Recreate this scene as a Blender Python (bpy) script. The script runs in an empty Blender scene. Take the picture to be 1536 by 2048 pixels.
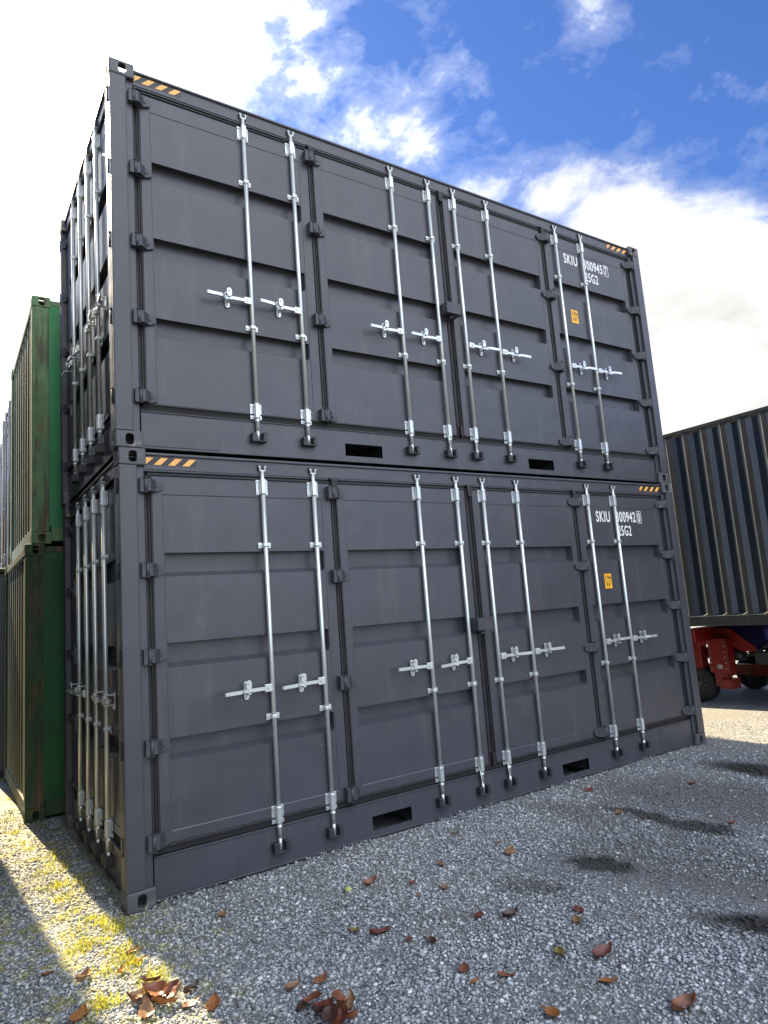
import bpy, bmesh, math, random
import numpy as np
from mathutils import Vector, Matrix
R_ = math.radians
random.seed(7); rng = np.random.default_rng(11)
SC = bpy.context.scene
COL = SC.collection

# ------------------------------------------------------------------ camera
cam_d = bpy.data.cameras.new('camera'); cam = bpy.data.objects.new('camera', cam_d); COL.objects.link(cam)
RM = Matrix(((0.836265, -0.0163578, -0.54808145), (-0.54328095, -0.1599916, -0.82416533), (-0.07420689, 0.98698283, -0.14268226)))
cam.matrix_world = Matrix.Translation((-0.9678, -4.5594, 1.7016)) @ RM.to_4x4()
cam_d.sensor_fit = 'HORIZONTAL'; cam_d.sensor_width = 36; cam_d.lens = 1349.76/1536*36
cam_d.clip_start = 0.05; cam_d.clip_end = 4000
SC.camera = cam
SC.render.resolution_x = 768; SC.render.resolution_y = 1024

# ------------------------------------------------------------------ light
SUN_E = R_(37.0); SUN_S = 0.068
sd = Vector((-SUN_S, 1, 0)).normalized()*math.cos(SUN_E) + Vector((0, 0, math.sin(SUN_E)))
sl = bpy.data.lights.new('sun', 'SUN'); so = bpy.data.objects.new('sun', sl); COL.objects.link(so)
sl.energy = 5.0; sl.angle = R_(0.55); sl.color = (1.0, 0.80, 0.50)
so.rotation_euler = sd.to_track_quat('Z', 'Y').to_euler(); so.location = (-3, 20, 18)
SC.view_settings.view_transform = 'Standard'; SC.view_settings.look = 'None'
SC.view_settings.gamma = 1; SC.view_settings.exposure = 2.25

W = bpy.data.worlds.new('World'); SC.world = W; W.use_nodes = True
nt = W.node_tree; nt.nodes.clear()
def N(nt, t, **k):
    n = nt.nodes.new(t)
    for a, b in k.items():
        if a == 'inp':
            for i, v in b.items(): n.inputs[i].default_value = v
        else: setattr(n, a, b)
    return n
def LK(nt, a, b): nt.links.new(a, b)
def MA(nt, op, a, b=None, c=None, clamp=False):
    n = nt.nodes.new('ShaderNodeMath'); n.operation = op; n.use_clamp = clamp
    for i, v in enumerate((a, b, c)):
        if v is None: continue
        if isinstance(v, (int, float)): n.inputs[i].default_value = v
        else: nt.links.new(v, n.inputs[i])
    return n.outputs[0]
def MIX(nt, f, a, b, mode='MIX'):
    n = nt.nodes.new('ShaderNodeMix'); n.data_type = 'RGBA'; n.blend_type = mode
    for s, v in ((n.inputs[0], f), (n.inputs[6], a), (n.inputs[7], b)):
        if isinstance(v, (int, float)): s.default_value = v
        elif isinstance(v, tuple): s.default_value = v if len(v) == 4 else (*v, 1)
        else: nt.links.new(v, s)
    return n.outputs[2]
def RAMP(nt, f, stops):
    n = nt.nodes.new('ShaderNodeValToRGB'); e = n.color_ramp.elements
    while len(e) < len(stops): e.new(0.5)
    for i, (p, c) in enumerate(stops):
        e[i].position = p; e[i].color = (c, c, c, 1) if isinstance(c, (int, float)) else (*c, 1)
    nt.links.new(f, n.inputs[0]); return n.outputs[0]

sky = N(nt, 'ShaderNodeTexSky', sky_type='NISHITA', sun_disc=False, sun_elevation=SUN_E, sun_rotation=math.atan2(-SUN_S, 1), air_density=1.0, dust_density=0.4, ozone_density=2.0)
tc = N(nt, 'ShaderNodeTexCoord')
dirv = tc.outputs['Generated']
def dotv(v):
    n = N(nt, 'ShaderNodeVectorMath', operation='DOT_PRODUCT'); LK(nt, dirv, n.inputs[0]); n.inputs[1].default_value = v
    return n.outputs['Value']
def cnoise(scale, detail, rough, dist, offs, sc3=(1, 1, 1), rot=(0, 0, 0)):
    m = N(nt, 'ShaderNodeMapping'); LK(nt, dirv, m.inputs[0]); m.inputs['Location'].default_value = offs; m.inputs['Scale'].default_value = sc3; m.inputs['Rotation'].default_value = rot
    n = N(nt, 'ShaderNodeTexNoise'); LK(nt, m.outputs[0], n.inputs['Vector'])
    n.inputs['Scale'].default_value = scale; n.inputs['Detail'].default_value = detail; n.inputs['Roughness'].default_value = rough; n.inputs['Distortion'].default_value = dist
    return n.outputs['Fac']
def blob(v, cosw, gain):
    # soft bump of cloud cover round a direction
    l = math.sqrt(sum(a*a for a in v)); v = tuple(a/l for a in v)
    d = dotv(v)
    t = MA(nt, 'MULTIPLY_ADD', d, 1/(1-cosw), -cosw/(1-cosw), clamp=True)
    return MA(nt, 'MULTIPLY', MA(nt, 'MULTIPLY', t, t), gain)
cover = None
def deg(c): return math.cos(R_(c))
BL = [((0.05, 0.74, 0.62), deg(26), .75), ((-0.10, 0.8, 0.35), deg(32), .8), ((0.16, 0.70, 0.69), deg(12), .42),
      ((0.346, 0.62, 0.704), deg(6), .17), ((0.418, 0.646, 0.639), deg(6), .20), ((0.49, 0.62, 0.612), deg(6), .20),
      ((0.54, 0.60, 0.58), deg(5), .15), ((0.534, 0.538, 0.652), deg(3.5), .20), ((0.62, 0.575, 0.525), deg(6), .20),
      ((0.70, 0.52, 0.485), deg(7), .30), ((0.74, 0.49, 0.455), deg(7), .30), ((0.80, 0.47, 0.36), deg(12), .62), ((0.80, 0.46, 0.25), deg(20), .80),
      ((0.618, 0.408, 0.675), deg(4), .30), ((0.90, 0.36, 0.22), deg(15), .6),
      # the half of the sky behind the photographer, unseen clouds added as fill light
      ((-0.5, -0.6, 0.6), deg(45), .55), ((0.6, -0.6, 0.45), deg(45), .5), ((0.0, -0.9, 0.2), deg(50), .6), ((-0.9, 0.1, 0.35), deg(45), .7), ((0.1, -0.45, 0.9), deg(40), .8)]
for b in BL:
    s = blob(*b); cover = s if cover is None else MA(nt, 'ADD', cover, s)
n1 = cnoise(4.2, 10, .60, .45, (2.3, .7, 5.1), (1, 1, 1.5))
n2 = cnoise(13, 9, .62, .30, (.3, 4.7, 1.1), (1, 1, 1.7), (0, .5, .3))
nn = MA(nt, 'MULTIPLY_ADD', MA(nt, 'SUBTRACT', n2, .5), .62, MA(nt, 'SUBTRACT', n1, .5))
dens = MA(nt, 'ADD', MA(nt, 'MULTIPLY', nn, 1.7), MA(nt, 'SUBTRACT', cover, .30))
fac = RAMP(nt, MA(nt, 'MULTIPLY_ADD', dens, 1.2, .22, clamp=True), [(0.0, 0.0), (.28, .13), (.62, .66), (1, 1)])
# brighter towards the sun, greyer undersides elsewhere
sg = MA(nt, 'POWER', MA(nt, 'MAXIMUM', dotv(tuple(sd)), 0.0), 6.0)
shade = cnoise(5.0, 6, .55, .3, (7, 1, 2), (1, 1, 2.2))
cb = MA(nt, 'MULTIPLY_ADD', sg, .9, MA(nt, 'MULTIPLY_ADD', RAMP(nt, shade, [(.32, 0.0), (.68, 1.0)]), .11, .155))
# brightness added to the unseen clouds opposite the sun, as fill
an = MA(nt, 'MULTIPLY_ADD', dotv((0.25, -.85, .45)), 1.6, -.02, clamp=True)
cb = MA(nt, 'MULTIPLY_ADD', an, .64, cb)
comb = N(nt, 'ShaderNodeCombineColor')
LK(nt, MA(nt, 'MULTIPLY', cb, MA(nt, 'MULTIPLY_ADD', an, -.085, 1.0)), comb.inputs[0]); LK(nt, MA(nt, 'MULTIPLY', cb, MA(nt, 'MULTIPLY_ADD', an, -.015, .985)), comb.inputs[1]); LK(nt, MA(nt, 'MULTIPLY', cb, MA(nt, 'MULTIPLY_ADD', an, .08, .965)), comb.inputs[2])
SKY_K = 0.055
skyc = N(nt, 'ShaderNodeVectorMath', operation='MULTIPLY'); LK(nt, sky.outputs[0], skyc.inputs[0]); skyc.inputs[1].default_value = (.30, .435, .71)
bg1 = N(nt, 'ShaderNodeBackground'); LK(nt, skyc.outputs[0], bg1.inputs[0]); bg1.inputs[1].default_value = SKY_K
bg2 = N(nt, 'ShaderNodeBackground'); LK(nt, comb.outputs[0], bg2.inputs[0]); bg2.inputs[1].default_value = 1.0
mx = N(nt, 'ShaderNodeMixShader'); LK(nt, fac, mx.inputs[0]); LK(nt, bg1.outputs[0], mx.inputs[1]); LK(nt, bg2.outputs[0], mx.inputs[2])
wo = N(nt, 'ShaderNodeOutputWorld'); LK(nt, mx.outputs[0], wo.inputs[0])

# ------------------------------------------------------------------ materials
def mat(name, base, rough=.5, metal=0.0, spec=.5, var=.12, vscale=3.0, bump=0.0, bscale=40.0, extra=None, coat=0.0, rvar=.1):
    m = bpy.data.materials.new(name); m.use_nodes = True; t = m.node_tree; b = t.nodes['Principled BSDF']
    tc = N(t, 'ShaderNodeTexCoord'); co = tc.outputs['Object']
    def noise(scale, det=4, ro=.55, vec=None, sc3=None):
        v = co if vec is None else vec
        if sc3:
            mp = N(t, 'ShaderNodeMapping'); LK(t, v, mp.inputs[0]); mp.inputs['Scale'].default_value = sc3; v = mp.outputs[0]
        n = N(t, 'ShaderNodeTexNoise'); LK(t, v, n.inputs['Vector']); n.inputs['Scale'].default_value = scale; n.inputs['Detail'].default_value = det; n.inputs['Roughness'].default_value = ro
        return n.outputs['Fac']
    n = noise(vscale)
    c = MIX(t, RAMP(t, n, [(.3, 0.0), (.7, 1.0)]), tuple(x*(1-var) for x in base), tuple(min(1, x*(1+var)) for x in base))
    if extra: c = extra(t, noise, c, b)
    LK(t, c, b.inputs['Base Color'])
    r = MA(t, 'MULTIPLY_ADD', MA(t, 'SUBTRACT', noise(vscale*2.3, 5), .5), rvar*2, rough, clamp=True)
    LK(t, r, b.inputs['Roughness'])
    b.inputs['Metallic'].default_value = metal; b.inputs['Specular IOR Level'].default_value = spec
    b.inputs['Coat Weight'].default_value = coat
    if bump:
        bn = N(t, 'ShaderNodeBump'); bn.inputs['Strength'].default_value = 1; bn.inputs['Distance'].default_value = bump
        LK(t, noise(bscale, 3), bn.inputs['Height']); LK(t, bn.outputs[0], b.inputs['Normal'])
    return m
def dusty(t, noise, c, b):
    s = noise(1.0, 6, .65, sc3=(9, 9, .9))                         # dusty vertical runs
    f = RAMP(t, s, [(.55, 0.0), (.85, .22)])
    c = MIX(t, f, c, (.20, .19, .175))
    sp = noise(95, 2, .5); f2 = RAMP(t, sp, [(.71, 0.0), (.76, .30)])
    c = MIX(t, f2, c, (.26, .25, .24))
    sc = MA(t, 'MULTIPLY', RAMP(t, noise(3.0, 10, .75, sc3=(1, 1, 2.5)), [(.60, 0.0), (.68, 1.0)]), RAMP(t, noise(40, 3, .6, sc3=(.35, 1, 3)), [(.58, 0.0), (.66, .55)]))
    return MIX(t, sc, c, (.24, .235, .23))
def steel_panel():
    m = mat('grey_paint', (.054, .0545, .067), .38, 0, .5, .05, 1.3, 0, 1, dusty, rvar=.12)
    t = m.node_tree; b = t.nodes['Principled BSDF']; tc = N(t, 'ShaderNodeTexCoord')
    nA = N(t, 'ShaderNodeTexNoise'); LK(t, tc.outputs['Object'], nA.inputs['Vector']); nA.inputs['Scale'].default_value = 2.2; nA.inputs['Detail'].default_value = 2
    nB = N(t, 'ShaderNodeTexNoise'); LK(t, tc.outputs['Object'], nB.inputs['Vector']); nB.inputs['Scale'].default_value = 420; nB.inputs['Detail'].default_value = 2
    h = MA(t, 'MULTIPLY_ADD', nB.outputs['Fac'], .00022, MA(t, 'MULTIPLY', nA.outputs['Fac'], .015))
    bn = N(t, 'ShaderNodeBump'); bn.inputs['Distance'].default_value = 1.0; bn.inputs['Strength'].default_value = 1.0
    LK(t, h, bn.inputs['Height']); LK(t, bn.outputs[0], b.inputs['Normal'])
    return m
M = {}
M['grey'] = steel_panel()
def scuff(t, noise, c, b):
    f = RAMP(t, noise(14, 8, .7), [(.56, 0.0), (.66, .75)])
    c = MIX(t, f, c, (.27, .25, .23))
    f = RAMP(t, noise(9, 6, .7, sc3=(1, 1, .6)), [(.64, 0.0), (.70, .5)])
    return MIX(t, f, c, (.22, .09, .045))
M['casting'] = mat('worn_grey_paint', (.072, .072, .080), .5, 0, .5, .15, 8, .0012, 60, scuff)
M['hinge'] = mat('forged_grey_paint', (.046, .047, .057), .5, 0, .5, .2, 12, .001, 70, dusty)
M['black'] = mat('black_paint', (.026, .026, .031), .45, 0, .5, .2, 10, .0006, 90)
M['rubber'] = mat('dark_rubber', (.024, .022, .025), .6, 0, .4, .25, 7, .0006, 60)
M['zinc'] = mat('zinc_plated_steel', (.68, .71, .69), .33, .6, .5, .06, 5, 0, 120)
M['zincb'] = mat('bright_zinc', (.60, .63, .63), .32, .6, .5, .08, 9, 0, 120)
M['void'] = mat('dark_interior', (.012, .012, .013), .8)
M['white'] = mat('white_vinyl', (.80, .80, .79), .45, var=.05, vscale=20)
M['yellow'] = mat('yellow_vinyl', (.85, .42, .03), .45, var=.08, vscale=12)
M['sblack'] = mat('black_vinyl', (.016, .015, .015), .45)
M['orange'] = mat('amber_vinyl', (.86, .42, .10), .4, var=.08, vscale=9)
def rusty_green(t, noise, c, b):
    f = RAMP(t, noise(1.0, 9, .72, sc3=(14, 14, 1.3)), [(.50, 0.0), (.58, .9)])
    c = MIX(t, f, c, (.075, .058, .042))
    f = RAMP(t, noise(1.0, 8, .7, sc3=(14, 14, 2.2)), [(.55, 0.0), (.62, .75)])
    return MIX(t, f, c, (.15, .075, .035))
def soft_green(t, noise, c, b):
    f = RAMP(t, noise(1.0, 8, .7, sc3=(5, 5, .8)), [(.52, 0.0), (.75, .5)])
    return MIX(t, f, c, (.07, .08, .05))
M['greenpost'] = mat('rusty_green_paint', (.10, .20, .085), .6, 0, .4, .25, 5, .0015, 40, rusty_green)
M['green'] = mat('green_paint', (.008, .19, .060), .45, 0, .5, .2, 2.0, .0006, 50, soft_green)
M['palegreen'] = mat('sunlit_green_paint', (.60, .60, .44), .55, 0, .4, .2, 3.0, .0008, 50, soft_green)  # sun glare on the end wall put into the pale colour
M['rust'] = mat('rusted_steel', (.13, .07, .045), .8, 0, .3, .4, 12, .0015, 60)
M['navy'] = mat('anthracite_paint', (.010, .015, .024), .36, 0, 1.0, .15, 2.2, .0005, 60, dusty)
M['red'] = mat('red_paint', (.15, .003, .003), .38, 0, .5, .15, 6, .0006, 60, dusty)
M['blue'] = mat('blue_paint', (.012, .014, .10), .45, 0, .5, .15, 6)
M['tyre'] = mat('tyre_rubber', (.020, .020, .020), .8, 0, .3, .2, 20, .002, 60)
M['silver'] = mat('dull_steel', (.30, .30, .31), .45, .5)

# ------------------------------------------------------------------ mesh helpers
def new_mesh(name, bm, m, smooth=False):
    me = bpy.data.meshes.new(name); bm.to_mesh(me); bm.free()
    for x in (m if isinstance(m, (list, tuple)) else [m]): me.materials.append(x)
    if smooth:
        me.polygons.foreach_set('use_smooth', [True]*len(me.polygons))
    return me
def link(name, me, parent=None, loc=(0, 0, 0), rot=(0, 0, 0), scale=None):
    o = bpy.data.objects.new(name, me); COL.objects.link(o); o.parent = parent; o.location = loc; o.rotation_euler = rot
    if scale: o.scale = scale
    return o
def tag(o, label=None, cat=None, group=None, kind=None):
    if label: o['label'] = label
    if cat: o['category'] = cat
    if group: o['group'] = group
    if kind: o['kind'] = kind
    return o
def box(bm, x0, x1, y0, y1, z0, z1, bev=.0025, seg=1, mi=0):
    r = bmesh.ops.create_cube(bm, size=1.0)
    vs = r['verts']
    for v in vs:
        v.co = Vector((x0+(v.co.x+.5)*(x1-x0), y0+(v.co.y+.5)*(y1-y0), z0+(v.co.z+.5)*(z1-z0)))
    fs = set(f for v in vs for f in v.link_faces)
    for f in fs: f.material_index = mi
    if bev:
        es = list(set(e for v in vs for e in v.link_edges))
        bmesh.ops.bevel(bm, geom=es, offset=min(bev, .45*min(x1-x0, y1-y0, z1-z0)), segments=seg, affect='EDGES', profile=.5, material=mi)
def cyl(bm, p, q, r0, r1=None, n=14, cap=True, mi=0):
    r1 = r0 if r1 is None else r1
    p, q = Vector(p), Vector(q); d = (q-p); L = d.length; d.normalize()
    a = d.orthogonal().normalized(); b = d.cross(a)
    A = [bm.verts.new(p+(a*math.cos(2*math.pi*i/n)+b*math.sin(2*math.pi*i/n))*r0) for i in range(n)]
    B = [bm.verts.new(q+(a*math.cos(2*math.pi*i/n)+b*math.sin(2*math.pi*i/n))*r1) for i in range(n)]
    for i in range(n):
        f = bm.faces.new((A[i], A[(i+1) % n], B[(i+1) % n], B[i])); f.smooth = True; f.material_index = mi
    if cap:
        bm.faces.new(A[::-1]).material_index = mi; bm.faces.new(B).material_index = mi
def prism(bm, pts, axis, a0, a1, mi=0, bev=0):
    # pts: 2-D outline; axis 'x','y','z' = extrusion axis
    def mk(p, a):
        return {'x': (a, p[0], p[1]), 'y': (p[0], a, p[1]), 'z': (p[0], p[1], a)}[axis]
    A = [bm.verts.new(mk(p, a0)) for p in pts]; B = [bm.verts.new(mk(p, a1)) for p in pts]
    fs = [bm.faces.new(A[::-1]), bm.faces.new(B)]
    n = len(pts)
    for i in range(n): fs.append(bm.faces.new((A[i], A[(i+1) % n], B[(i+1) % n], B[i])))
    for f in fs: f.material_index = mi
    bmesh.ops.recalc_face_normals(bm, faces=fs)
    if bev:
        es = list(set(e for f in fs for e in f.edges))
        bmesh.ops.bevel(bm, geom=es, offset=bev, segments=1, affect='EDGES', material=mi)
def BM(): return bmesh.new()
CACHE = {}
def part(name, key, fn, m, parent, loc=(0, 0, 0), rot=(0, 0, 0), scale=None, smooth=False):
    if key not in CACHE:
        bm = BM(); fn(bm); CACHE[key] = new_mesh(name, bm, m, smooth)
    return link(name, CACHE[key], parent, loc, rot, scale)
def rotated_mesh(fn):
    # shapes are written for the long side (face at y=0); turned onto the end face at x=0: (u,v,z)->(v,W-u,z)
    def g(bm):
        fn(bm)
    return g

# corner casting with real holes
def casting_mesh():
    def ovalcyl(c, ax, w, h, L):
        bm = BM(); n = 28; pts = []
        for i in range(n):
            a = 2*math.pi*i/n; ca, sa = math.cos(a), math.sin(a)
            e = .62
            pts.append((w/2*math.copysign(abs(ca)**e, ca), h/2*math.copysign(abs(sa)**e, sa)))
        if ax == 'y': prism(bm, [(c[0]+p[0], c[2]+p[1]) for p in pts], 'y', c[1]-L, c[1]+L)
        if ax == 'x': prism(bm, [(c[1]+p[0], c[2]+p[1]) for p in pts], 'x', c[0]-L, c[0]+L)
        if ax == 'z': prism(bm, [(c[0]+p[0], c[1]+p[1]) for p in pts], 'z', c[2]-L, c[2]+L)
        me = bpy.data.meshes.new('t'); bm.to_mesh(me); bm.free(); return me
    bm = BM(); box(bm, 0, .178, 0, .162, 0, .118, .011, 3)
    me = bpy.data.meshes.new('c'); bm.to_mesh(me); bm.free()
    o = bpy.data.objects.new('c', me); COL.objects.link(o)
    bm = BM(); box(bm, .028, .150, .028, .134, .024, .094, 0); inner = bpy.data.meshes.new('i'); bm.to_mesh(inner); bm.free()
    cuts = [inner, ovalcyl((.092, 0, .059), 'y', .056, .078, .05), ovalcyl((0, .08, .059), 'x', .050, .076, .05), ovalcyl((.09, .08, 0), 'z', .10, .06, .05)]
    tmp = []
    for c in cuts:
        co = bpy.data.objects.new('k', c); COL.objects.link(co); tmp.append(co)
        md = o.modifiers.new('b', 'BOOLEAN'); md.operation = 'DIFFERENCE'; md.object = co; md.solver = 'EXACT'
    dg = bpy.context.evaluated_depsgraph_get()
    r = bpy.data.meshes.new_from_object(o.evaluated_get(dg)); r.name = 'corner_casting'
    for co in tmp + [o]: bpy.data.objects.remove(co)
    return r
CAST = casting_mesh()
def casting(parent, x, y, z, top, L, Wd, H, m):
    # mirror so that holes face outwards
    k = ('cast', x > 0, y > 0, top, m.name)
    if k not in CACHE:
        me = CAST.copy(); bm = bmesh.new(); bm.from_mesh(me)
        sx, sy, sz = (-1 if x > 0 else 1), (-1 if y > 0 else 1), (-1 if top else 1)
        for v in bm.verts: v.co = Vector((v.co.x*sx, v.co.y*sy, v.co.z*sz))
        if sx*sy*sz < 0: bmesh.ops.reverse_faces(bm, faces=bm.faces[:])
        bm.to_mesh(me); bm.free(); me.materials.clear(); me.materials.append(m); CACHE[k] = me
    return link('corner_casting', CACHE[k], parent, (L if x > 0 else 0, Wd if y > 0 else 0, H if top else 0))

def corr(bm, L, z0, z1, depth=.036, phase=0.0, per=.278, u0=0.0, y=0.0):
    # corrugated sheet in the xz plane: outer faces at y, inner at y+depth
    prof = []; u = -phase if phase >= 0 else 0
    seg = [(.072, 0), (.068, 1), (.070, 1), (.068, 0)]
    k = per/.278
    lvl = 0; pts = [(u, 0)]
    if phase < 0: u = -phase; pts.append((u, 0)); seg = seg[1:]+seg[:1]
    while u < L:
        for w, l in seg:
            u += w*k; pts.append((u, l))
    pts = [(min(max(a, 0), L), l) for a, l in pts]
    P = []
    for a, l in pts:
        if P and abs(P[-1][0]-a) < 1e-6: P[-1] = (a, l); continue
        P.append((a, l))
    sl = .03
    rows = []
    for zi, (z, k2) in enumerate(((z0, 0), (z0+sl, 1), (z1-sl, 1), (z1, 0))):
        rows.append([bm.verts.new((u0+a, y+(depth if (l and k2) else 0), z)) for a, l in P])
    for r in range(3):
        for i in range(len(P)-1):
            bm.faces.new((rows[r][i], rows[r][i+1], rows[r+1][i+1], rows[r+1][i]))

# ------------------------------------------------------------------ the grey side-opening container
Lc, Wc, Hc = 6.058, 2.438, 2.896
FY = .055
RZ = [(2.030, 2.062, 2.209, 2.190), (1.425, 1.457, 1.607, 1.588), (.833, .865, .994, .975)]
def panel(bm, x0, x1, z0, z1, r0, r1, yf=FY, dep=.070, th=.085):
    """door leaf: flat sheet with three horizontal recesses and a welded step frame"""
    xs = [x0, r0-.008, r0-.004, r0, r0+.012, r1-.012, r1, r1+.004, r1+.008, x1]
    xl = [0, 0, .0035, .0035, 1, 1, .0035, .0035, 0, 0]      # 1 = recess depth
    zs = [(z0, 's'), (.402, 's'), (.408, 'i')]
    for a, b, c, d in RZ[::-1]: zs += [(a, 'i'), (b, 'r'), (c, 'r'), (d, 'i')]
    zs += [(2.588, 'i'), (2.594, 's'), (z1, 's')]
    G = []
    for zi, (z, k) in enumerate(zs):
        row = []; zn = zs[zi+1][0] if zi+1 < len(zs) else 9
        for x, l in zip(xs, xl):
            if k == 's': yy = 0
            elif k == 'i': yy = 0 if l == 0 else .0035
            else: yy = l*dep if l == 1 else (0 if l == 0 else .0035)
            row.append(bm.verts.new((x, yf+yy, z if l == 1 or z < zn else zn-.0015)))
        G.append(row)
    for j in range(len(zs)-1):
        for i in range(len(xs)-1): bm.faces.new((G[j][i], G[j][i+1], G[j+1][i+1], G[j+1][i]))
    # edge return
    for row, nb in ((G[0], 0), (G[-1], 1)):
        b = [bm.verts.new((v.co.x, yf+th, v.co.z)) for v in row]
        for i in range(len(xs)-1):
            bm.faces.new((row[i+1], row[i], b[i], b[i+1]) if nb == 0 else (row[i], row[i+1], b[i+1], b[i]))
    for col in (0, -1):
        c = [r[col] for r in G]; b = [bm.verts.new((v.co.x, yf+th, v.co.z)) for v in c]
        for i in range(len(c)-1):
            bm.faces.new((c[i], c[i+1], b[i+1], b[i]) if col == 0 else (c[i+1], c[i], b[i], b[i+1]))
    bmesh.ops.remove_doubles(bm, verts=bm.verts, dist=1e-5)
def gasket(bm, x0, x1, z0, z1, w=.032, yf=FY):
    def strip(a0, a1, b0, b1):
        box(bm, a0, a1, yf+.004, yf+.03, b0, b1, .002)
    def lip(a0, a1, b0, b1):
        box(bm, a0, a1, yf-.010, yf+.01, b0, b1, .004, 2)
    strip(x0-w, x0, z0-w, z1+w); strip(x1, x1+w, z0-w, z1+w); strip(x0, x1, z1, z1+w); strip(x0, x1, z0-w, z0)
    lip(x0-w*.55, x0-.004, z0-w*.5, z1+w*.5); lip(x1+.004, x1+w*.55, z0-w*.5, z1+w*.5); lip(x0, x1, z1+.004, z1+w*.6); lip(x0, x1, z0-w*.6, z0-.004)
def hinge(bm, s=1):
    # pin at origin, blade towards +x*s
    def X(a): return a*s
    def bx(a0, a1, *r): a, b = sorted((X(a0), X(a1))); box(bm, a, b, *r)
    cyl(bm, (0, -.004, -.048), (0, -.004, .048), .0135, n=12)
    cyl(bm, (0, -.004, .048), (0, -.004, .053), .017, n=12); cyl(bm, (0, -.004, -.053), (0, -.004, -.048), .017, n=12)
    bx(-.040, -.008, -.006, .055, -.050, .050, .003)          # lug on the post
    P = [(.008, -.044), (.060, -.044), (.118, -.026), (.126, -.012), (.126, .012), (.118, .026), (.060, .044), (.008, .044)]
    P = [(X(a), b) for a, b in P]
    prism(bm, P, 'y', .030, .050, bev=.002)
    prism(bm, [(X(.0), .030), (X(.010), -.012), (X(.030), -.012), (X(.075), .030)], 'z', -.042, .042, bev=.002)
    cyl(bm, (X(.085), .031, 0), (X(.085), .024, 0), .009, n=8)
def rod(bm, z0=.125, z1=2.755):
    cyl(bm, (0, 0, .40), (0, 0, 2.62), .0165, n=18)
    cyl(bm, (0, 0, .262), (0, 0, .285), .019, n=14)
    cyl(bm, (0, 0, .20), (0, 0, .41), .0150, n=14)
    cyl(bm, (0, 0, .125), (0, 0, .205), .0115, .0135, n=12)
    cyl(bm, (0, 0, 2.60), (0, 0, 2.785), .0145, n=14)
    # bottom cam
    box(bm, -.007, .007, -.010, .030, .120, .150, .003)
def topcam(bm, s=1):
    # forked cam at the head of the bar
    box(bm, -.024, .024, -.012, .014, 2.782, 2.794, .003)
    box(bm, -.026, -.014, -.014, .012, 2.790, 2.822, .004); box(bm, .014, .026, -.014, .012, 2.790, 2.822, .004)
    box(bm, -.030, .030, .006, .016, 2.806, 2.826, .003)
    cyl(bm, (-.034, -.008, 2.818), (-.012, -.008, 2.818), .007, n=10); cyl(bm, (.012, -.008, 2.818), (.034, -.008, 2.818), .007, n=10)
def brk_big(bm):
    box(bm, -.046, .046, .018, .024, -.060, .060, .006, 2)
    box(bm, -.021, .021, -.021, .020, -.060, .060, .010, 3)
    for z in (-.042, .042):
        for x in (-.035, .035): cyl(bm, (x, .018, z), (x, .011, z), .007, n=8)
def brk_small(bm):
    box(bm, -.050, .050, .018, .024, -.021, .021, .008, 2)
    box(bm, -.021, .021, -.021, .020, -.014, .014, .006, 2)
    for x in (-.037, .037): cyl(bm, (x, .018, 0), (x, .010, 0), .008, n=8)
def handle(bm, s=-1):
    # lever hinged at the bar, grip end away from it, origin at the bar
    def X(a): return a*s
    def bx(a0, a1, *r): a, b = sorted((X(a0), X(a1))); box(bm, a, b, *r)
    bx(.012, .070, -.032, -.008, -.027, .027, .004, 2)
    cyl(bm, (X(.045), -.033, 0), (X(.045), -.040, 0), .008, n=10)
    P = [(.060, -.030), (.150, -.030), (.215, -.020), (.250, -.050), (.365, -.058), (.372, -.050), (.365, -.044), (.256, -.036), (.218, -.006), (.148, -.016), (.060, -.016)]
    P = [(X(a), b) for a, b in P]
    if s < 0: P = P[::-1]
    A = [bm.verts.new((p[0], p[1], -.012)) for p in P]; B = [bm.verts.new((p[0], p[1], .012)) for p in P]
    fs = [bm.faces.new(A), bm.faces.new(B[::-1])]
    for i in range(len(P)): fs.append(bm.faces.new((A[i], B[i], B[(i+1) % len(P)], A[(i+1) % len(P)])))
    bmesh.ops.recalc_face_normals(bm, faces=fs)
def retainer(bm, s=-1):
    x = .190*s
    def lobe(z0, z1, y):
        pts = []
        for i in range(9):
            a = math.pi*i/8; pts.append((x+.019*math.cos(a), z1-.019+.019*math.sin(a)))
        for i in range(9):
            a = math.pi+math.pi*i/8; pts.append((x+.019*math.cos(a), z0+.019+.019*math.sin(a)))
        prism(bm, pts, 'y', y-.005, y)
    lobe(-.066, .062, .020)
    lobe(.004, .070, -.034)
    box(bm, x-.012, x+.012, -.036, .016, .040, .050, .002)
    box(bm, x-.010, x+.010, -.050, .016, -.030, -.018, .003)
    cyl(bm, (x, -.040, .050), (x, -.047, .050), .008, n=10)
    cyl(bm, (x, .015, -.044), (x, .004, -.044), .008, n=10)
def keeper(bm):
    # black cam keeper on the bottom rail
    box(bm, -.058, -.018, -.050, .010, -.032, .032, .004); box(bm, .030, .060, -.050, .010, -.032, .032, .004)
    box(bm, -.058, .060, -.050, .010, -.036, -.026, .003); box(bm, -.020, .032, -.006, .010, -.026, .030, .002)
    box(bm, .026, .060, -.052, .005, .026, .036, .003)
def topkeep(bm):
    box(bm, -.034, .034, -.020, .012, -.020, .024, .005, 2)

ROD_X = [1.023, 1.445, 2.446, 2.873, Lc-2.873, Lc-2.446, Lc-1.445, Lc-1.023]
DOORS = [(.225, 1.600, .300, 1.515), (1.660, 2.985, 1.728, 2.905), (Lc-2.985, Lc-1.660, Lc-2.905, Lc-1.728), (Lc-1.600, Lc-.225, Lc-1.515, Lc-.300)]
PX = [(1.785, 2.145), (3.860, 4.215)]

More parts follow.
